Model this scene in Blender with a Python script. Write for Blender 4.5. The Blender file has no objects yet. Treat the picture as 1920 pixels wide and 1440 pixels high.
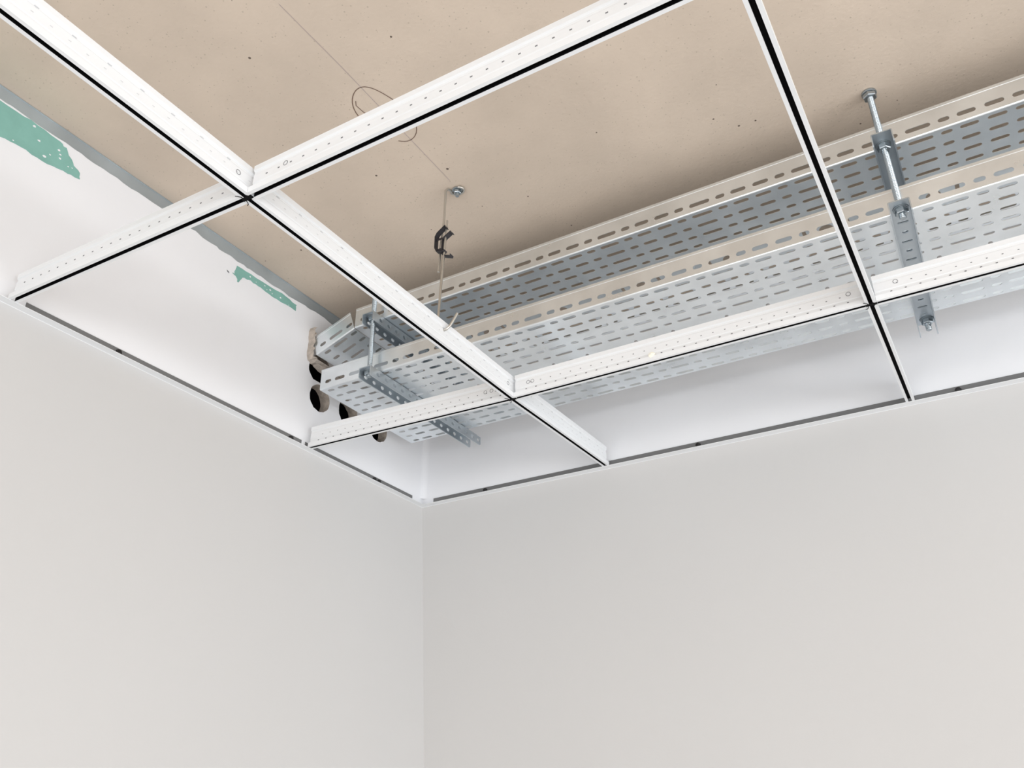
import bpy, bmesh, math, random
from mathutils import Vector, Matrix
from mathutils.geometry import tessellate_polygon
random.seed(7)
S = bpy.context.scene
Z0 = 2.40            # height of the grid plane above the floor; everything below is laid out relative to it

# ------------------------------------------------------------------ camera
pitch, yaw, roll = 0.4808, -0.5299, -0.0021
cy_, sy_ = math.cos(yaw), math.sin(yaw)
f0 = Vector((sy_, cy_, 0)); r0 = Vector((cy_, -sy_, 0)); u0 = Vector((0, 0, 1))
F = f0 * math.cos(pitch) + u0 * math.sin(pitch)
U = -f0 * math.sin(pitch) + u0 * math.cos(pitch)
R = r0 * math.cos(roll) + U * math.sin(roll)
U = -r0 * math.sin(roll) + U * math.cos(roll)
cam_d = bpy.data.cameras.new('camera'); cam = bpy.data.objects.new('camera', cam_d)
S.collection.objects.link(cam)
M = Matrix((R, U, -F)).transposed().to_4x4()
M.translation = Vector((0.6786, -1.1588, -0.6701 + Z0))
cam.matrix_world = M
cam_d.sensor_fit = 'HORIZONTAL'; cam_d.sensor_width = 36
cam_d.lens = 1603.479 / 1920 * 36
cam_d.clip_start = 0.02
S.camera = cam

# ------------------------------------------------------------------ world, lights, exposure
w = bpy.data.worlds.new('world'); S.world = w; w.use_nodes = True
bg = w.node_tree.nodes['Background']
bg.inputs[0].default_value = (0.93, 0.96, 1.0, 1); bg.inputs[1].default_value = 0.35

def area(name, loc, target, sx, sy, power, col):
    l = bpy.data.lights.new(name, 'AREA'); l.shape = 'RECTANGLE'; l.size = sx; l.size_y = sy
    l.energy = power; l.color = col
    o = bpy.data.objects.new(name, l); S.collection.objects.link(o)
    o.location = loc
    o.rotation_euler = (Vector(target) - Vector(loc)).to_track_quat('-Z', 'Y').to_euler()
    return o
# daylight through the windows of the two sides of the room behind the camera
area('window_daylight_back', (0.9, -4.4, 1.3), (0.6, -1.4, 0.0), 4.4, 1.9, 108, (1.0, 0.99, 0.98))
area('window_daylight_side', (4.8, -1.6, 1.3), (1.4, -1.0, 0.0), 4.0, 1.9, 150, (0.97, 0.985, 1.0))

S.view_settings.view_transform = 'Standard'
S.view_settings.look = 'None'
S.view_settings.exposure = 0.07
S.view_settings.gamma = 1
S.view_settings.use_curve_mapping = False

# ------------------------------------------------------------------ materials
def lin(r, g, b):
    f = lambda c: (c / 255 / 12.92) if c / 255 <= 0.04045 else ((c / 255 + 0.055) / 1.055) ** 2.4
    return (f(r), f(g), f(b), 1)

def mat(name, col, rough=0.6, metal=0.0, var=0.0, scale=8.0, col2=None, bump=0.0, bscale=200.0, spec=0.5, speck=None, rvar=0.0):
    m = bpy.data.materials.new(name); m.use_nodes = True
    nt = m.node_tree; N = nt.nodes; L = nt.links
    b = N['Principled BSDF']
    b.inputs['Base Color'].default_value = col
    b.inputs['Roughness'].default_value = rough
    b.inputs['Metallic'].default_value = metal
    b.inputs['Specular IOR Level'].default_value = spec
    tc = N.new('ShaderNodeTexCoord')
    out = None
    if var or col2:
        n = N.new('ShaderNodeTexNoise'); n.inputs['Scale'].default_value = scale; n.inputs['Detail'].default_value = 6
        L.new(tc.outputs['Object'], n.inputs['Vector'])
        r = N.new('ShaderNodeValToRGB')
        c2 = col2 if col2 else tuple(min(1, c * (1 + var)) for c in col[:3]) + (1,)
        c1 = col if col2 else tuple(c * (1 - var) for c in col[:3]) + (1,)
        r.color_ramp.elements[0].position = 0.32; r.color_ramp.elements[0].color = c1
        r.color_ramp.elements[1].position = 0.68; r.color_ramp.elements[1].color = c2
        L.new(n.outputs['Fac'], r.inputs['Fac']); out = r.outputs['Color']
        if rvar:
            mr = N.new('ShaderNodeMapRange'); mr.inputs[3].default_value = rough - rvar; mr.inputs[4].default_value = rough + rvar
            L.new(n.outputs['Fac'], mr.inputs[0]); L.new(mr.outputs[0], b.inputs['Roughness'])
    if speck:
        for sc_, thr, colr in speck:
            v = N.new('ShaderNodeTexVoronoi'); v.inputs['Scale'].default_value = sc_
            L.new(tc.outputs['Object'], v.inputs['Vector'])
            # only some cells carry a pore, each of its own size
            sep = N.new('ShaderNodeSeparateColor'); L.new(v.outputs['Color'], sep.inputs[0])
            mul = N.new('ShaderNodeMath'); mul.operation = 'MULTIPLY'; mul.inputs[1].default_value = thr
            pw = N.new('ShaderNodeMath'); pw.operation = 'POWER'; pw.inputs[1].default_value = 4.0
            L.new(sep.outputs[0], pw.inputs[0]); L.new(pw.outputs[0], mul.inputs[0])
            lt = N.new('ShaderNodeMath'); lt.operation = 'LESS_THAN'
            L.new(v.outputs['Distance'], lt.inputs[0]); L.new(mul.outputs[0], lt.inputs[1])
            mx = N.new('ShaderNodeMix'); mx.data_type = 'RGBA'
            L.new(lt.outputs[0], mx.inputs['Factor'])
            if out: L.new(out, mx.inputs['A'])
            else: mx.inputs['A'].default_value = col
            mx.inputs['B'].default_value = colr
            out = mx.outputs['Result']
    if out: L.new(out, b.inputs['Base Color'])
    if bump:
        n2 = N.new('ShaderNodeTexNoise'); n2.inputs['Scale'].default_value = bscale; n2.inputs['Detail'].default_value = 4
        L.new(tc.outputs['Object'], n2.inputs['Vector'])
        bp = N.new('ShaderNodeBump'); bp.inputs['Strength'].default_value = bump; bp.inputs['Distance'].default_value = 0.002
        L.new(n2.outputs['Fac'], bp.inputs['Height']); L.new(bp.outputs['Normal'], b.inputs['Normal'])
    return m

m_slab = mat('cast_concrete', lin(204, 189, 173), 0.85, var=0.075, scale=5, bump=0.25, bscale=160,
             speck=[(34, 0.085, lin(105, 92, 82)), (210, 0.30, lin(186, 172, 156))])
m_paint = mat('warm_white_wall_paint', lin(199, 198, 197), 0.75, var=0.006, scale=2.5, bump=0.05, bscale=300)
m_plaster = mat('white_skim_plaster', lin(234, 235, 238), 0.8, var=0.012, scale=6, bump=0.12, bscale=60)
m_floor = mat('pale_screed_floor', lin(214, 214, 214), 0.6, var=0.04, scale=3)
m_green = mat('green_moisture_board', lin(128, 176, 166), 0.8, var=0.08, scale=22, bump=0.1)
m_steel = mat('galvanised_steel', lin(236, 241, 244), 0.31, 0.95, var=0.06, scale=16, rvar=0.10, bump=0.03, bscale=90)
m_chan = mat('galvanised_channel_steel', lin(194, 202, 208), 0.38, 0.9, var=0.08, scale=18, rvar=0.08)
m_track = mat('galvanised_head_track_steel', lin(190, 202, 210), 0.42, 0.75, var=0.14, scale=7, rvar=0.08)
m_zinc = mat('zinc_plated_thread', lin(172, 180, 185), 0.32, 0.9, var=0.06, scale=60)
m_wire = mat('galvanised_wire', lin(196, 193, 186), 0.35, 0.85)
m_enamel = mat('white_enamelled_steel', lin(227, 229, 231), 0.38, var=0.004, scale=10)
m_leg = mat('grey_primer_back_of_angle', lin(112, 112, 112), 0.6)
m_black = mat('matt_black_reveal', lin(10, 9, 11), 0.8, spec=0.15)
m_mark = mat('punched_mark_grey', lin(120, 121, 124), 0.7)
m_markl = mat('punched_mark_pale', lin(205, 206, 208), 0.7)
m_clip = mat('dark_spring_steel', lin(52, 50, 54), 0.45, 0.3)
m_screw = mat('black_phosphate_screw', lin(26, 24, 24), 0.5)
m_core = mat('cut_gypsum_core', lin(182, 172, 162), 0.95, var=0.2, scale=90, bump=0.8, bscale=240)
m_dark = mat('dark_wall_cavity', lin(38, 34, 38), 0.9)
m_line = mat('purple_chalk_line', lin(172, 158, 160), 0.9)
m_pencil = mat('brown_marker_line', lin(122, 100, 88), 0.9)
m_chip = mat('plaster_crumb', lin(244, 241, 228), 0.9, bump=0.4)

# ------------------------------------------------------------------ mesh helpers
class MB:
    def __init__(s): s.v = []; s.f = []; s.mi = []
    def add(s, vs, fs, mi=0):
        o = len(s.v); s.v += [tuple(v) for v in vs]; s.f += [tuple(i + o for i in f) for f in fs]; s.mi += [mi] * len(fs)
    def box(s, a, b, fn=None, mi=0):
        vs = [(x, y, z) for x in (a[0], b[0]) for y in (a[1], b[1]) for z in (a[2], b[2])]
        if fn: vs = [fn(*v) for v in vs]
        s.add(vs, [(0, 1, 3, 2), (4, 6, 7, 5), (0, 4, 5, 1), (2, 3, 7, 6), (0, 2, 6, 4), (1, 5, 7, 3)], mi)
    def tube(s, pts, r, n=10, mi=0, radii=None):
        pts = [Vector(p) for p in pts]; vs = []; prev = None
        for i, p in enumerate(pts):
            t = (pts[min(i + 1, len(pts) - 1)] - pts[max(i - 1, 0)]).normalized()
            if prev is None:
                a = t.orthogonal().normalized()
            else:
                a = (prev - t * prev.dot(t)).normalized()
            prev = a; b = t.cross(a); rr = radii[i] if radii else r
            for k in range(n):
                th = 2 * math.pi * k / n
                vs.append(p + (a * math.cos(th) + b * math.sin(th)) * rr)
        fs = []
        for i in range(len(pts) - 1):
            for k in range(n):
                fs.append((i * n + k, i * n + (k + 1) % n, (i + 1) * n + (k + 1) % n, (i + 1) * n + k))
        fs.append(tuple(range(n))[::-1]); fs.append(tuple(range((len(pts) - 1) * n, len(pts) * n)))
        s.add(vs, fs, mi)
    def prism(s, poly, d, fn, mi=0, w0=0.0):
        """closed 2D polygon extruded from w0 to w0+d; fn maps (u,v,w) to space"""
        tri = tessellate_polygon([[Vector((p[0], p[1], 0)) for p in poly]])
        n = len(poly)
        vs = [fn(p[0], p[1], w0) for p in poly] + [fn(p[0], p[1], w0 + d) for p in poly]
        fs = [t for t in tri] + [tuple(i + n for i in t[::-1]) for t in tri]
        fs += [(i, (i + 1) % n, (i + 1) % n + n, i + n) for i in range(n)]
        s.add(vs, fs, mi)
    def cell(s, rect, hole, t, fn, mi=0, skin=True):
        """rectangular piece of sheet with one hole; only the two faces and the hole's wall"""
        u0_, u1_, v0_, v1_ = rect
        outer = [(u0_, v0_), (u1_, v0_), (u1_, v1_), (u0_, v1_)]
        if not hole:
            for w_ in (0, t): s.add([fn(p[0], p[1], w_) for p in outer], [(0, 1, 2, 3)], mi)
            return
        allp = outer + hole
        tri = tessellate_polygon([[Vector((p[0], p[1], 0)) for p in outer], [Vector((p[0], p[1], 0)) for p in hole]])
        for w_ in (0, t): s.add([fn(p[0], p[1], w_) for p in allp], tri, mi)
        n = len(hole)
        s.add([fn(p[0], p[1], 0) for p in hole] + [fn(p[0], p[1], t) for p in hole],
              [(i, (i + 1) % n, (i + 1) % n + n, i + n) for i in range(n)], mi)
    def profile(s, pts, u0_, u1_, t, fn, mi=0):
        """open profile (v,w) of thickness t extruded along u"""
        P = [Vector((p[0], p[1])) for p in pts]; off = []
        for i, p in enumerate(P):
            d = (P[min(i + 1, len(P) - 1)] - P[max(i - 1, 0)]).normalized()
            off.append(p + Vector((-d.y, d.x)) * t)
        poly = P + off[::-1]; n = len(poly)
        vs = [fn(u0_, q.x, q.y) for q in poly] + [fn(u1_, q.x, q.y) for q in poly]
        fs = [(i, (i + 1) % n, (i + 1) % n + n, i + n) for i in range(n)]
        m_ = len(P)
        for i in range(m_ - 1):
            for o in (0, n): fs.append((i + o, i + 1 + o, n - 2 - i + o, n - 1 - i + o))
        s.add(vs, fs, mi)
    def hexnut(s, c, r, h, n=6, mi=0, ax='z', rot=0.3):
        vs = []
        for lv, rr in ((0, r * 0.9), (h * 0.16, r), (h * 0.84, r), (h, r * 0.9)):
            for k in range(n):
                a = 2 * math.pi * k / n + rot
                vs.append((c[0] + rr * math.cos(a), c[1] + rr * math.sin(a), c[2] + lv))
        fs = [tuple(range(n))[::-1], tuple(range(3 * n, 4 * n))]
        for j in range(3):
            for k in range(n): fs.append((j * n + k, j * n + (k + 1) % n, (j + 1) * n + (k + 1) % n, (j + 1) * n + k))
        s.add(vs, fs, mi)
    def disc(s, c, r, h, n=24, mi=0): s.hexnut(c, r, h, n, mi)

BASE = {}
def link(o): S.collection.objects.link(o); return o
def thing(name, label, cat, base, group=None):
    o = link(bpy.data.objects.new(name, None)); o.empty_display_size = 0.05
    o.location = (base[0], base[1], base[2] + Z0); BASE[o] = Vector(base)
    o['label'] = label; o['category'] = cat
    if group: o['group'] = group
    return o
def build(name, mb, mats, parent=None, smooth=False, base=None, label=None, clean=True):
    if not isinstance(mats, (list, tuple)): mats = [mats]
    me = bpy.data.meshes.new(name); root = parent
    b = Vector(base) if base is not None else (BASE[parent] if parent in BASE else Vector((0, 0, 0)))
    me.from_pydata([Vector(v) - b for v in mb.v], [], mb.f); me.update()
    for m in mats: me.materials.append(m)
    me.polygons.foreach_set('material_index', mb.mi)
    if clean:
        bm = bmesh.new(); bm.from_mesh(me)
        bmesh.ops.remove_doubles(bm, verts=bm.verts, dist=1e-6)
        bmesh.ops.recalc_face_normals(bm, faces=bm.faces); bm.to_mesh(me); bm.free()
    if smooth:
        me.polygons.foreach_set('use_smooth', [True] * len(me.polygons))
        me.set_sharp_from_angle(angle=math.radians(40))
    o = link(bpy.data.objects.new(name, me))
    if parent is not None:
        o.parent = parent
        if base is not None:      # origin of its own inside the parent
            o.location = b - BASE[parent]; BASE[o] = b
        else: BASE[o] = b
    else:
        o.location = (b.x, b.y, b.z + Z0); BASE[o] = b
    if label: o['label'] = label
    return o
XYZ = lambda x, y, z: (x, y, z)

# ------------------------------------------------------------------ structure
WX, WY, ZS = -0.485, 0.405, 0.355         # faces of the left and right wall, underside of the slab
H = Z0
mb = MB(); mb.box((-3.2, -4.6, -H - 0.1), (5.2, 1.0, -H))
fl = build('floor', mb, m_floor); fl['kind'] = 'structure'
mb = MB(); mb.box((-3.2, -4.6, ZS), (5.2, 1.0, ZS + 0.2))
ceil = build('ceiling', mb, m_slab); ceil['kind'] = 'structure'

def lean(z):                               # the painted part of the left wall is a little out of plumb
    return WX if z >= 0 else WX + (-z) * 0.065
def ragged(cy, cz, r, n=30, j=0.05, sq=0.0):
    out = []
    for k in range(n):
        a = 2 * math.pi * k / n; rr = r * (1 + random.uniform(-j, j))
        out.append((cy + rr * math.cos(a), cz + rr * math.sin(a)))
    return out
HOLES = [ragged(0.0180, 0.201, 0.034, j=0.04), ragged(0.0265, 0.137, 0.0305, j=0.03),
         ragged(0.1180, 0.1400, 0.0310, j=0.03), ragged(0.2230, 0.1435, 0.0310, j=0.03)]
# holes 0 and 1 almost touch: keep them apart by a sliver of plaster
HOLES[0] = [(y, max(z, 0.1715)) for y, z in HOLES[0]]
TOPZ = 0.327
# ragged top edge of the plasterboard
top = []
y = WY
while y > -4.5:
    top.append((y, TOPZ + random.uniform(-0.0018, 0.0018) - (0.003 if -0.33 < y < -0.05 else 0)))
    y -= random.uniform(0.006, 0.02) if y > -1.2 else 0.3
mb = MB()
ZP = 0.0092
outer = [(-4.5, ZP), (WY, ZP)] + top + [(-4.5, TOPZ)]
pl = [[Vector((a, b, 0)) for a, b in outer]] + [[Vector((a, b, 0)) for a, b in h] for h in HOLES]
flat = [p for q in pl for p in q]
tri = tessellate_polygon(pl)
mb.add([(WX, p.x, p.y) for p in flat], tri, 0)
mb.add([(WX - 0.025, p.x, p.y) for p in flat], tri, 2)
n = len(outer)
mb.add([(WX, a, b) for a, b in outer] + [(WX - 0.025, a, b) for a, b in outer],
       [(i, (i + 1) % n, (i + 1) % n + n, i + n) for i in range(n)], 2)
for h in HOLES:
    n = len(h)
    mb.add([(WX, a, b) for a, b in h] + [(WX - 0.025, a + random.uniform(-.0015, .0015), b + random.uniform(-.0015, .0015)) for a, b in h],
           [(i, (i + 1) % n, (i + 1) % n + n, i + n) for i in range(n)], 2)
# painted part below the grid
def wl(x, y, z): return (lean(z) + x, y, z)
mb.add([wl(0, -4.5, ZP), wl(0, WY, ZP), wl(0, WY, -H), wl(0, -4.5, -H), wl(-.03, -4.5, 0), wl(-.03, WY, 0), wl(-.03, WY, -H), wl(-.03, -4.5, -H)],
       [(0, 1, 2, 3), (4, 7, 6, 5), (0, 3, 7, 4), (3, 2, 6, 7)], 1)
wall_l = build('wall_left', mb, [m_plaster, m_paint, m_core], clean=False); wall_l['kind'] = 'structure'
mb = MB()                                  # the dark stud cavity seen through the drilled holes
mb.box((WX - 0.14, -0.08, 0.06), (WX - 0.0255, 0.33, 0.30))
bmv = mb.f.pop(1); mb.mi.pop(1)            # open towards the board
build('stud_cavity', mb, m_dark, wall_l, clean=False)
# where the skim coat is missing the green board shows
def patch(poly, name='bare_board'):
    m_ = MB(); out = []
    for i, p in enumerate(poly):
        q = poly[(i + 1) % len(poly)]; k = 4
        for j in range(k):
            t_ = j / k
            out.append((p[0] + (q[0] - p[0]) * t_ + random.uniform(-.0012, .0012), p[1] + (q[1] - p[1]) * t_ + random.uniform(-.0012, .0012)))
    m_.prism(out, 0.0006, lambda u, v, w_: (WX + 0.0002 + w_, u, v))
    return build(name, m_, m_green, wall_l, label='bare green plasterboard without skim')
patch([(-0.95, .323), (-.725, .3235), (-.675, .3255), (-.628, .3235), (-.612, .3185), (-.596, .300), (-.5805, .290), (-.578, .279), (-.6057, .2757), (-.6407, .2680),
       (-.6769, .2700), (-.7096, .2650), (-0.95, .250)])
patch([(-.2409, .3137), (-.1912, .3150), (-.1168, .3180), (-.074, .3135), (-.0725, .3000), (-.1283, .2975), (-.1738, .2995), (-.200, .3005), (-.2229, .2960),
       (-.2308, .2780), (-.236, .288), (-.2489, .2912), (-.243, .2935)])
m_ = MB()                                  # flecks and drags of skim left on the green board
for yy, zz in [(-.668, .3195), (-.655, .300), (-.633, .288), (-.622, .306), (-.618, .300), (-.6165, .293), (-.601, .288), (-.594, .290), (-.640, .279), (-.690, .272), (-.205, .308), (-.165, .310), (-.158, .304), (-.150, .308), (-.143, .303), (-.120, .306), (-.095, .302), (-.188, .305)]:
    r_ = random.uniform(.0008, .0026)
    m_.prism([(yy + r_ * random.uniform(.6, 1.6) * math.cos(a), zz + r_ * random.uniform(.5, 1) * math.sin(a)) for a in [2 * math.pi * k / 7 for k in range(7)]], .0006, lambda u, v, w_: (WX + .0006 + w_, u, v))
o = build('skim_flecks', m_, m_plaster, wall_l); o['kind'] = 'stuff'
for yy, zz in ((-.262, .2905),):
    m_ = MB(); m_.prism([(yy, zz), (yy + .006, zz - .001), (yy + .007, zz - .004), (yy + .002, zz - .003)], .0005, lambda u, v, w_: (WX + .0002 + w_, u, v))
    build('scuff', m_, m_mark, wall_l)

mb = MB()
mb.box((-0.62, WY, ZP), (5.0, WY + 0.03, ZS), mi=0)
mb.box((-0.62, WY, -H), (5.0, WY + 0.03, ZP), mi=1)
wall_r = build('wall_right', mb, [m_plaster, m_paint], clean=False); wall_r['kind'] = 'structure'
# plaster fillet in the corner above the grid
mb = MB(); cpts = [(WX, WY - 0.012)] + [(WX + 0.012 * (1 - math.cos(a)), WY - 0.012 * (1 - math.sin(a))) for a in [math.pi / 2 * k / 5 for k in range(1, 5)]] + [(WX + 0.012, WY)]
vs = [(a, b, z) for z in (0.03, 0.322) for a, b in cpts]; n = len(cpts)
mb.add(vs, [(i, i + 1, i + 1 + n, i + n) for i in range(n - 1)])
co = build('corner_fillet', mb, m_plaster, wall_r, smooth=True, clean=False)

# perimeter angles -------------------------------------------------
ZT = 0.0097
def left_angle(u, v, w_): return (WX + v, u, w_)
def right_angle(u, v, w_): return (u, WY - v, w_)
def angle_trim(name, fn, L0, L1, legs, screws, fw, corner):
    m_ = MB()
    m_.box((L0, 0.0, ZT), (L1, fw, ZT + 0.0009), fn)
    t = build(name, m_, m_enamel); t['kind'] = 'structure'
    for a, b in legs:
        m_ = MB(); m_.box((a, 0.0004, ZT + 0.0009), (b, 0.0014, 0.0262), fn, 0)
        m_.box((a, 0.0004, 0.0262), (b, 0.0018, 0.0276), fn, 1)
        build('upright_leg', m_, [m_leg, m_enamel], t, label='grey back of the wall angle', clean=False)
    for s_ in screws:
        m_ = MB(); c = Vector(fn(s_, 0.0035, 0.0180)); nrm = (Vector(fn(s_, 1, 0)) - Vector(fn(s_, 0, 0))).normalized()
        m_.tube([c - nrm * 0.003, c, c + nrm * 0.0022, c + nrm * 0.003], 1, 14, radii=[0.0034, 0.0056, 0.0050, 0.0020])
        sc = build('screw', m_, m_screw, t, smooth=True, label='black drywall screw head')
    return t
angle_trim('trim_1', left_angle, -4.4, 0.388, [(-4.4, -0.655), (-0.600, -0.012), (-0.001, 0.362)], [-0.4409, -0.0435, 0.2189, 0.2349], 0.0150, 1)
angle_trim('trim_2', right_angle, WX, 4.9, [(-0.4527, 4.9)], [-0.3072, 0.1998, 0.679], 0.0165, 0)

# steel head track between board and slab
tr = thing('head_track', 'galvanised steel track running along the top of the left wall under the concrete', 'metal track', (WX - 0.01, -1.2, ZS))
mb = MB(); mb.box((WX - 0.004, -4.4, 0.3215), (WX - 0.0030, WY - 0.002, ZS - 0.0005)); mb.box((WX - 0.09, -4.4, ZS - 0.0015), (WX - 0.0030, WY - 0.002, ZS - 0.0005))
mb.box((WX - 0.0032, -4.4, ZS - 0.0026), (WX - 0.0022, WY - 0.002, ZS - 0.0005))
build('track_flange', mb, m_track, tr)

# marks drawn on the slab
def ribbon(pts, wd, mt, name):
    m_ = MB(); P = [Vector(p) for p in pts]
    vs = []
    for i, p in enumerate(P):
        d = (P[min(i + 1, len(P) - 1)] - P[max(i - 1, 0)]).normalized(); nn = Vector((-d.y, d.x)) * wd / 2
        vs += [(p.x + nn.x, p.y + nn.y, ZS - 0.0003), (p.x - nn.x, p.y - nn.y, ZS - 0.0003)]
    m_.add(vs, [(2 * i, 2 * i + 1, 2 * i + 3, 2 * i + 2) for i in range(len(P) - 1)])
    return build(name, m_, mt, ceil, clean=False)
ribbon([(-0.0135, -0.62), (-0.0112, -0.49), (-0.0134, -0.195)], 0.0008, m_line, 'chalk_line')
cen = (-0.0170, -0.378)
ribbon([(cen[0] + (0.0365 + .004 * math.sin(a * 2)) * math.cos(a), cen[1] + (0.066 + .004 * math.cos(a)) * math.sin(a)) for a in [2.3 + 2 * math.pi * k / 48 for k in range(47)]], 0.0016, m_pencil, 'pencil_circle')
ribbon([(-0.0370, -0.4255), (-0.0425, -0.418), (-0.041, -0.400), (-0.031, -0.375)], 0.0014, m_pencil, 'pencil_tick')

# ------------------------------------------------------------------ ceiling grid
TEE_H = 0.0435
def tee(name, label, pts, kind, holes=(), joints=(False, False)):
    """grooved T bar along pts (groove centre line at its underside)"""
    P = [Vector(q) for q in pts]; A = P[0]
    d = (P[-1] - A).normalized(); side = d.cross(Vector((0, 0, 1))).normalized(); up = side.cross(d).normalized()
    st = [0.0]
    for i in range(1, len(P)): st.append(st[-1] + (P[i] - P[i - 1]).length)
    L = st[-1]
    def fn(u, v, w_):
        i = 0
        while i < len(st) - 2 and u > st[i + 1]: i += 1
        q = P[i] + (P[i + 1] - P[i]) * ((u - st[i]) / (st[i + 1] - st[i]))
        return q + side * v + up * w_
    t = thing(name, label, 'ceiling bar', tuple(A), 'bars of the suspended ceiling grid')
    m_ = MB(); hw, sw = 0.0074, 0.0029
    for s_ in (1, -1):
        poly = [(s_ * a, b) for a, b in [(sw, 0.0075), (sw, 0.0), (hw, 0.0), (hw, 0.0082), (0.0018, 0.0095), (0.0015, 0.0160), (0.0022, 0.0175), (0.0022, 0.0300), (0.0015, 0.0315), (0.0016, 0.0345), (0.0036, 0.0362), (0.0036, TEE_H), (0, TEE_H), (0, 0.0075)]]
        tri = tessellate_polygon([[Vector((a, b, 0)) for a, b in poly]])
        n = len(poly); vs = []
        for u in st: vs += [fn(u, a, b) for a, b in poly]
        fs = list(tri) + [tuple(i + n * (len(st) - 1) for i in x[::-1]) for x in tri]
        for j in range(len(st) - 1):
            fs += [(i + n * j, i + 1 + n * j, i + 1 + n * (j + 1), i + n * (j + 1)) for i in range(n - 2)]
        m_.add(vs, fs)
    build('bar_body', m_, m_enamel, t, clean=True)
    m_ = MB()
    for j in range(len(st) - 1):
        a, b = st[j] + (0.0005 if j == 0 else 0), st[j + 1] - (0.0005 if j == len(st) - 2 else 0)
        m_.box((a, -sw, 0.0066), (b, sw, 0.0076), fn)
        for s_ in (1, -1): m_.box((a, s_ * (sw - 0.0003), 0.0004), (b, s_ * (sw + 0.0001), 0.0070), fn)
    for q, u in ((0, 0.0), (1, L)):           # the groove runs on through a notch in the main bar
        if joints[q]:
            e = 0.0046 + 0.0034
            m_.box((u - e if q == 0 else u, -sw, -0.00025), (u if q == 0 else u + e, sw, 0.0009), fn)
            ue, sg = (0.0, -1) if q == 0 else (L, 1)   # bent black locking tabs
            for v_ in (1, -1):
                m_.tube([fn(ue + sg * 0.0035, v_ * 0.003, -0.0003), fn(ue + sg * 0.0030, v_ * 0.0055, -0.0005), fn(ue + sg * 0.0010, v_ * 0.0085, -0.0006), fn(ue - sg * 0.0020, v_ * 0.0100, -0.0002)] if q else
                        [fn(ue - 0.0035, v_ * 0.003, -0.0003), fn(ue - 0.0050, v_ * 0.0050, -0.0005), fn(ue - 0.0080, v_ * 0.0062, -0.0004)], 0.00045, 6)
    build('groove', m_, m_black, t, clean=False, label='black groove along the underside')
    m_ = MB(); rows = {'B1': [(0.0240, 0.0193, 0.0028, 0.0008, 0)], 'B2': [(0.0118, 0.0193, 0.0026, 0.0011, 0), (0.0232, 0.0193, 0.0022, 0.0006, .0096)],
               'M': [(0.0230, 0.0200, 0.0030, 0.0005, 0), (0.0320, 0.0405, 0.0050, 0.0003, .01)]}[kind]
    for z, pit, ln, ht, ph in rows:
        u = 0.022 + ph
        while u < L - 0.015:
            q = fn(u, 0, 0)
            if q.y > -1.0 and q.x < 1.3:
                for s_ in (1, -1):
                    m_.box((u - ln / 2, s_ * 0.0016, z - ht), (u + ln / 2, s_ * 0.0025, z + ht), fn)
            u += pit
    o = build('stitch_marks', m_, m_markl if kind == 'M' else m_mark, t, clean=False); o['kind'] = 'stuff'
    for hu, hz in holes:
        m_ = MB()
        for s_ in (1, -1):
            c = fn(hu, s_ * 0.0023, hz)
            m_.tube([c + (d * math.cos(a) + up * math.sin(a)) * 0.0032 for a in [2 * math.pi * k / 14 for k in range(15)]], 0.00040, 6, 0)
        build('punched_hole', m_, m_mark, t, smooth=True, clean=False)
    return t
YB1 = -0.6255; XM2 = 0.600; g = 0.0077; YE = WY - 0.013; ZE = ZT + 0.0012
tee('main_runner', 'long white grooved bar from the top left corner to the right wall, with wire hook', [(0, -1.95, 0), (0, 0, 0), (0, YE, ZE)], 'M', [(1.95 - .6462, .0235), (1.95 - .018, .0235)])
tee('main_runner', 'white grooved bar seen from straight below, dropping steeply on the right side', [(XM2, -1.95, 0), (XM2, 0, 0), (XM2, YE, ZE)], 'M', [(1.95 - .018, .0235)])
tee('cross_tee', 'short white grooved bar from the left wall up to the upper left crossing', [(WX + .013, YB1, ZE), (-g, YB1, 0)], 'B1', [(.447, .026)], (False, True))
tee('cross_tee', 'white grooved bar leaving the upper crossing towards the top edge, over the pencil circle', [(g, YB1, 0), (XM2 - g, YB1, 0)], 'B1', [(.052, .026)], (True, True))
tee('cross_tee', 'short white grooved bar from the left wall under the cut ends of the cable trays', [(WX + .015, 0, ZE), (-g, 0, 0)], 'B2', [(.428, .026), (.415, .026)], (False, True))
tee('cross_tee', 'white grooved bar between the two lower crossings, with a crumb of plaster on its side', [(g, 0, 0), (XM2 - g, 0, 0)], 'B2', [(.026, .0245), (.0345, .0245), (.565, .026)], (True, True))
tee('cross_tee', 'white grooved bar from the lower right crossing to the right edge of the photo', [(XM2 + g, 0, 0), (XM2 + 0.6 - g, 0, 0)], 'B2', [(.030, .026)], (True, True))
# crumb of plaster on the lower middle bar
mb = MB()
vv = []
for k in range(9):
    a = 2 * math.pi * k / 9; rr = 0.0052 * random.uniform(.7, 1.25); vv.append((0.2655 + rr * math.cos(a), 0.0105 + rr * 1.1 * math.sin(a)))
cx = [(x, -0.0078 + random.uniform(-.0008, .0004), z) for x, z in vv]; bk = [(x * .9 + .2655 * .1, -0.0024, z * .9 + .00105) for x, z in vv]
n = 9; mb.add(cx + bk + [(0.2650, -0.0098, 0.0115)], [(i, (i + 1) % n, (i + 1) % n + n, i + n) for i in range(n)] + [(i, 18, (i + 1) % n) for i in range(n)] + [tuple(range(9, 18))])
o = build('plaster_crumb', mb, m_chip, None, base=(0.2655, -0.006, 0.006)); o['label'] = 'cream crumb of plaster stuck on the side of the lower middle grid bar'; o['category'] = 'plaster crumb'

# ------------------------------------------------------------------ cable trays
PER = 0.1706
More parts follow.
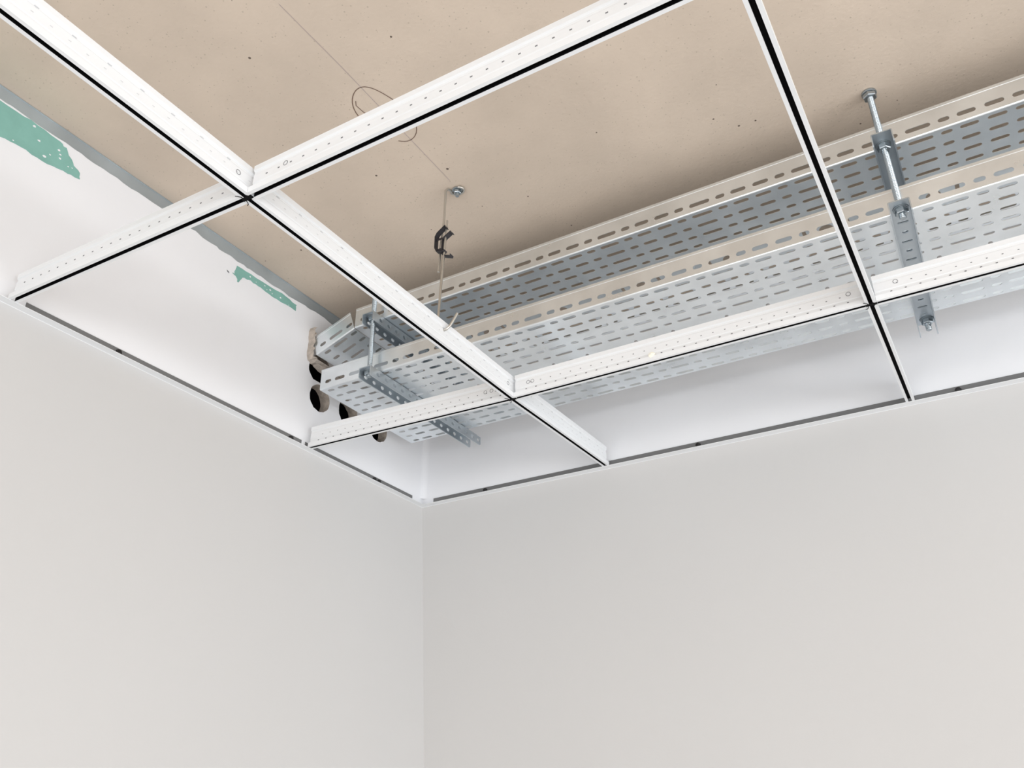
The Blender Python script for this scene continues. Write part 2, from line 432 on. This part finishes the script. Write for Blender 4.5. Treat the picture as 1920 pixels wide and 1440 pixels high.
# slots along one period: start, end
SLOTS = [(0.0, 0.0352), (0.0456, 0.0614), (0.0712, 0.0967), (0.1080, 0.1338), (0.1442, 0.1602)]
ROWS = [0.0115, 0.0385, 0.0655, 0.0925, 0.1190]
WID = 0.315; FLH = 0.0465; TH = 0.0009
def capsule(a, b, v, r, n=6):
    c = []
    for k in range(n + 1):
        t_ = -math.pi / 2 + math.pi * k / n; c.append((b - r + r * math.cos(t_), v + r * math.sin(t_)))
    for k in range(n + 1):
        t_ = math.pi / 2 + math.pi * k / n; c.append((a + r + r * math.cos(t_), v + r * math.sin(t_)))
    return c
def cuts(u0_, u1_, phase):
    """slot intervals with the cell borders between them, clipped to the tray's length"""
    out = []; k = math.floor((u0_ - phase) / PER) - 1
    while phase + k * PER < u1_ + PER:
        for i, (a, b) in enumerate(SLOTS):
            out.append((phase + k * PER + a, phase + k * PER + b, i))
        k += 1
    res = []
    for j in range(1, len(out) - 1):
        a, b, i = out[j]; lo = (out[j - 1][1] + a) / 2; hi = (b + out[j + 1][0]) / 2
        if hi <= u0_ or lo >= u1_: continue
        lo2, hi2 = max(lo, u0_), min(hi, u1_)
        a2, b2 = max(a, lo2 + 0.0006), min(b, hi2 - 0.0006)
        res.append((lo2, hi2, a2, b2, i) if b2 - a2 > 0.0075 else (lo2, hi2, None, None, i))
    return res
def tray_piece(root, u0_, u1_, phase, fn, names=('base_plate', 'side_flange'), far=True, bridge=None):
    """fn maps (along, across, up): across 0 at the near side, up 0 at the underside"""
    cs = cuts(u0_, u1_, phase); rb = 0.003
    m_ = MB()
    rws = ROWS + [None] + [WID - r_ for r_ in ROWS[::-1]]
    edges = [rb] + [(ROWS[i] + ROWS[i + 1]) / 2 for i in range(4)] + [ROWS[4] + 0.0105]
    edges = edges + [WID - e for e in edges[::-1]]
    for q in range(len(edges) - 1):
        v0_, v1_ = edges[q], edges[q + 1]
        if v1_ - v0_ < 1e-5: continue
        row = q if q < 5 else (None if q == 5 else q)
        for lo, hi, a, b, i in cs:
            if q == 5:
                vc = WID / 2; hole = None
                uc = None if a is None else (a + b) / 2
                if uc is not None and i in (1, 4) and b - a > 0.0148:
                    c = capsule(vc - 0.0155, vc + 0.0155, 0, 0.0032); hole = [(uc + y_, x_) for x_, y_ in c]
                elif uc is not None and i == 0 and b - a > 0.03:
                    hole = [(uc + 0.0115 * math.cos(2 * math.pi * k / 20), vc + 0.0115 * math.sin(2 * math.pi * k / 20)) for k in range(20)]
                m_.cell((lo, hi, v0_, v1_), hole, TH, fn)
            else:
                vr = ROWS[q] if q < 5 else WID - ROWS[10 - q]
                m_.cell((lo, hi, v0_, v1_), capsule(a, b, vr, 0.0039) if a is not None else None, TH, fn)
    for u in (u0_, u1_):
        m_.add([fn(u, rb, 0), fn(u, WID - rb, 0), fn(u, WID - rb, TH), fn(u, rb, TH)], [(0, 1, 2, 3)])
    build(names[0], m_, m_steel, root, clean=True)
    for sd in ((0, 1) if far else (0,)):
        m_ = MB(); fw = (lambda u, v, w_: fn(u, v, w_)) if sd == 0 else (lambda u, v, w_: fn(u, WID - v, w_))
        bend = [(rb, 0.0)] + [(rb - rb * math.sin(a), rb - rb * math.cos(a)) for a in [math.pi / 2 * k / 5 for k in range(1, 6)]] + [(0, 0.0072)]
        m_.profile(bend, u0_, u1_, -TH, fw)
        # slotted strip
        gn = lambda u, v, w_: fw(u, w_, v)
        for lo, hi, a, b, i in cs:
            m_.cell((lo, hi, 0.0072, 0.0285), capsule(a, b, 0.0155, 0.0038) if a is not None else None, TH, gn)
        m_.profile([(0, 0.0285), (0, 0.0405), (-0.0006, 0.0411), (-0.0006, FLH - 0.001), (0.0, FLH), (0.0035, FLH)], u0_, u1_, -TH, fw)
        for u in (u0_, u1_):
            m_.add([fw(u, 0, 0.0072), fw(u, TH, 0.0072), fw(u, TH, 0.0285), fw(u, 0, 0.0285)], [(0, 1, 2, 3)])
        build(names[1], m_, m_steel, root, smooth=False)
YT = -0.022; ZU, ZL = 0.2470, 0.1235; TX1 = 1.95
up = thing('cable_tray', 'upper slotted galvanised cable tray just under the concrete, its left end bent down', 'cable tray', (-0.362, YT, ZU), 'slotted cable trays')
tray_piece(up, -0.3625, TX1, 0.0186 - 4 * PER, lambda u, v, w_: (u, YT + v, ZU + w_))
a_ = math.radians(19.5); ca, sa = math.cos(a_), math.sin(a_)
tray_piece(up, 0.0, 0.104, 0.0285, lambda u, v, w_: (-0.3630 - u * ca - w_ * sa, YT - 0.0004 + v, ZU - 0.0008 - u * sa + w_ * ca), names=('bent_end_plate', 'bent_end_flange'))
lo = thing('cable_tray', 'lower slotted galvanised cable tray with a straight cut end just short of the left wall', 'cable tray', (-0.441, YT, ZL), 'slotted cable trays')
tray_piece(lo, -0.4405, TX1, 0.0384 - 4 * PER, lambda u, v, w_: (u, YT + v, ZL + w_))

# rough plaster packed round the bent end
mb = MB()
poly = [(-.0265, .283), (-.0238, .270), (-.0238, .250), (-.0228, .230), (-.0215, .2085), (.000, .2060), (.040, .2060), (.090, .2060), (.100, .196), (.060, .193), (.048, .189), (.028, .193), (.010, .1975), (-.006, .2030), (-.022, .205), (-.0275, .222), (-.0265, .25)]
pp = []
for i, q in enumerate(poly):
    r_ = poly[(i + 1) % len(poly)]
    for j in range(3):
        t_ = j / 3; pp.append((q[0] + (r_[0] - q[0]) * t_ + random.uniform(-.0014, .0014), q[1] + (r_[1] - q[1]) * t_ + random.uniform(-.0018, .0018)))
mb.prism(pp, 0.018, lambda u, v, w_: (WX - 0.001 + w_ * (1 + 0.25 * math.sin(u * 900 + v * 700)), u, v))
build('plaster_packing', mb, m_core, wall_l)

# ------------------------------------------------------------------ channels, threaded rods
def channel(name, label, near, far, w0_, ztop, web_holes, shift=0.0, seed=0, end_cut=0.012):
    """U channel lying under a tray: web on top, two flanges hanging down"""
    (xn, yn), (xf, yf) = near, far
    A = Vector((xn, yn, ztop)); d = (Vector((xf, yf, ztop)) - A); L = d.length; d.normalize()
    sd = Vector((d.y, -d.x, 0))            # to the right
    fn = lambda u, v, w_: A + d * u + sd * v - Vector((0, 0, 1)) * w_
    t = thing(name, label, 'support channel', tuple(A), 'channels under the cable trays')
    hw = w0_ / 2; th = 0.0018; fh = 0.0215; r = 0.0022
    m_ = MB(); P_ = 0.0262; u = 0.0
    first = 0.029 + shift
    k = 0; e0 = 0.0; cells = []
    centres = []
    c = first
    while c < L - 0.012: centres.append(c); c += P_
    bounds = [0.0] + [q - P_ / 2 if i else max(q - P_ / 2, 0.0) for i, q in enumerate(centres)] + [min(centres[-1] + P_ / 2, L - end_cut), L - end_cut]
    bounds = sorted(set(round(b, 6) for b in bounds if 0 <= b <= L - end_cut))
    for a, b in zip(bounds[:-1], bounds[1:]):
        cc = [(i, q) for i, q in enumerate(centres) if a < q < b]; hole = None
        if cc and web_holes:
            i, q = cc[0]
            if i % 2: hole = [(q + y_, x_) for x_, y_ in capsule(-0.0078, 0.0078, 0, 0.0028)]
            else: hole = [(q + 0.0044 * math.cos(2 * math.pi * j / 16), 0.0044 * math.sin(2 * math.pi * j / 16)) for j in range(16)]
            if min(h[0] for h in hole) < a + 0.0005 or max(h[0] for h in hole) > b - 0.0005: hole = None
        m_.cell((a, b, -hw + r, hw - r), hole, th, fn)
    for u in (0.0, L - end_cut): m_.add([fn(u, -hw + r, 0), fn(u, hw - r, 0), fn(u, hw - r, th), fn(u, -hw + r, th)], [(0, 1, 2, 3)])
    build('web', m_, m_chan, t)
    for s_ in (1, -1):
        m_ = MB(); fw = (lambda s: (lambda u, v, w_: fn(u, s * v, w_)))(s_)
        m_.profile([(hw - r, 0)] + [(hw - r + r * math.sin(a), r - r * math.cos(a)) for a in [math.pi / 2 * k / 4 for k in range(1, 5)]], 0, L - end_cut, th, fw)
        gn = (lambda s: (lambda u, v, w_: fn(u, s * (hw - w_), v)))(s_)
        P2 = 0.0258; c = 0.020 + (0.0 if s_ < 0 else 0.004); bb = [0.0]
        cs2 = []
        while c < L - 0.004: cs2.append(c); c += P2
        bb = [0.0]
        for i in range(len(cs2) - 1): bb.append((cs2[i] + cs2[i + 1]) / 2)
        bb.append(L)
        for i, q in enumerate(cs2):
            ov = [(q + 0.0052 * math.cos(2 * math.pi * j / 14), 0.0118 + 0.0040 * math.sin(2 * math.pi * j / 14)) for j in range(14)]
            if bb[i + 1] - q < 0.006 or q - bb[i] < 0.006: ov = None
            m_.cell((bb[i], bb[i + 1], r, fh - 0.002), ov, th, gn)
        # lower edge with clipped corners
        m_.prism([(0.003, fh), (0.0, fh - 0.002), (L, fh - 0.002), (L - 0.003, fh)], th, gn)
        for u in (0.0, L): m_.add([gn(u, r, 0), gn(u, fh - 0.002, 0), gn(u, fh - 0.002, th), gn(u, r, th)], [(0, 1, 2, 3)])
        build('flange', m_, m_chan, t, clean=True)
    return t
CL, CU = ZL - 0.0006, ZU - 0.0006
channel('support_channel', 'steel channel under the lower tray on the right, bolts at both ends', (0.6686, -0.0560), (0.6575, 0.3370), 0.0300, CL, True)
channel('support_channel', 'steel channel under the upper tray on the right, mostly hidden by the lower tray', (0.6698, -0.0620), (0.6660, 0.3370), 0.0305, CU, False)
channel('support_channel', 'steel channel with rows of holes under the lower tray near the left wall', (-0.2968, -0.0545), (-0.2968, 0.3400), 0.0290, CL, False, end_cut=0.014)
channel('support_channel', 'short visible end of steel channel under the upper tray near the left wall', (-0.2998, -0.0560), (-0.2980, 0.3400), 0.0290, CU, False)

def rod(name, label, x0, y0, x1, y1, zbot, nuts, ztop=ZS, r=0.0050, anchor=True):
    """threaded rod from the slab (x0,y0) down to (x1,y1,zbot)"""
    t = thing(name, label, 'threaded rod', (x1, y1, zbot), 'threaded rods hung from the concrete')
    at = lambda z: (x1 + (x0 - x1) * (z - zbot) / (ztop - zbot), y1 + (y0 - y1) * (z - zbot) / (ztop - zbot), z)
    m_ = MB(); zs = []; z = zbot; i = 0; pitch = 0.0026; pts = []; rad = []
    while z < ztop:
        pts.append(at(z)); rad.append(r if i % 2 else r * 0.86); z += pitch / 2; i += 1
    pts.append(at(ztop)); rad.append(r)
    m_.tube(pts, r, 14, radii=rad)
    build('rod_shaft', m_, m_zinc, t, smooth=True, clean=False)
    for zn, hang in nuts:                     # hang: washer above, nut below the channel web
        c = at(zn)
        m_ = MB(); m_.disc((c[0], c[1], zn - 0.0016), 0.0112, 0.0015, 28); build('washer', m_, m_zinc, t)
        m_ = MB(); m_.hexnut((c[0], c[1], zn - 0.0098), 0.0094, 0.0080, 6, rot=0.9); m_.disc((c[0], c[1], zn - 0.0030), 0.0098, 0.0012, 24)
        build('nut', m_, m_zinc, t)
    if anchor:
        c = at(ztop)
        m_ = MB(); m_.disc((c[0], c[1], ztop - 0.0035), 0.0112, 0.0035, 28); build('anchor_collar', m_, m_zinc, t)
        m_ = MB(); m_.hexnut((c[0], c[1], ztop - 0.0118), 0.0106, 0.0080, 6, rot=0.4); build('nut', m_, m_zinc, t)
    return t
WL, WU = CL - 0.0018, CU - 0.0018
rod('threaded_rod', 'long threaded steel rod on the right, running from the concrete past both trays', 0.6676, -0.0300, 0.6690, -0.0345, WL - 0.0170, [(WU, 1), (WL, 1)])
rod('threaded_rod', 'threaded rod whose nut and tip show at the far end of the lower right channel', 0.6600, 0.3080, 0.6600, 0.3080, WL - 0.0220, [(WL, 1)])
rod('threaded_rod', 'threaded steel rod on the left, just in front of the bent tray end', -0.3010, -0.0380, -0.2990, -0.0380, WL - 0.0130, [(WU, 1), (WL, 1)])

# ------------------------------------------------------------------ wire hanger
hg = thing('wire_hanger', 'wire hanger with a black spring clip, hooked into the long white grid bar', 'ceiling hanger', (-0.008, -0.190, 0.03))
BX, BY = -0.0150, -0.1680
xw, yw = -0.0285, -0.1850
mb = MB(); eye = []
mb.tube([(BX + 0.0125 * math.cos(a), BY + 0.0095 * math.sin(a), ZS - 0.0035) for a in [math.radians(q) for q in range(-60, 215, 18)]] +
        [(xw + .002, yw + .004, ZS - 0.0035), (xw, yw, ZS - 0.010), (xw, yw, ZS - 0.02), (xw, yw - 0.001, 0.28), (-0.0300, -0.190, 0.220), (-0.0305, -0.193, 0.165)], 0.0021, 10)
build('upper_wire', mb, m_wire, hg, smooth=True, clean=False)
mb = MB()
mb.tube([(-0.0190, -0.190, 0.270), (-0.0195, -0.193, 0.220), (-0.0195, -0.198, 0.150), (-0.0150, -0.208, 0.080), (-0.0115, -0.2145, 0.045), (-0.0080, -0.2165, 0.032), (-0.0010, -0.2165, 0.0275), (0.0070, -0.2160, 0.0290), (0.0110, -0.2130, 0.0350), (0.0170, -0.2090, 0.0500), (0.0205, -0.2070, 0.0590)], 0.0021, 10)
build('lower_wire', mb, m_wire, hg, smooth=True, clean=False, label='lower wire ending in an open hook through the bar')
mb = MB()
mb.disc((BX, BY, ZS - 0.0030), 0.0095, 0.0012, 26); mb.hexnut((BX, BY, ZS - 0.0100), 0.0070, 0.0065); mb.tube([(BX, BY, ZS), (BX, BY, ZS - 0.016)], 0.0034, 12)
build('anchor_bolt', mb, m_zinc, hg)
def strip(pts, y0_, y1_, th):
    m_ = MB(); m_.profile(pts, y0_, y1_, th, lambda u, v, w_: (v, u, w_)); return m_
mb = strip([(-0.0150, 0.2500), (-0.0170, 0.2545), (-0.0330, 0.2440), (-0.0370, 0.2370), (-0.0370, 0.2130), (-0.0330, 0.2040), (-0.0180, 0.2000), (-0.0165, 0.2035)], -0.2000, -0.1900, 0.0012)
build('clip_leaf', mb, m_clip, hg)
mb = strip([(-0.0050, 0.2370), (-0.0070, 0.2410), (-0.0210, 0.2330), (-0.0240, 0.2270), (-0.0240, 0.2050), (-0.0220, 0.1950), (-0.0065, 0.1880), (-0.0050, 0.1915)], -0.1965, -0.1865, 0.0012)
build('clip_leaf', mb, m_clip, hg)
mb = MB(); mb.box((-0.0365, -0.1950, 0.2080), (-0.0240, -0.1942, 0.2120)); mb.box((-0.0365, -0.1950, 0.2300), (-0.0240, -0.1942, 0.2340))
build('clip_bridge', mb, m_clip, hg, clean=False)
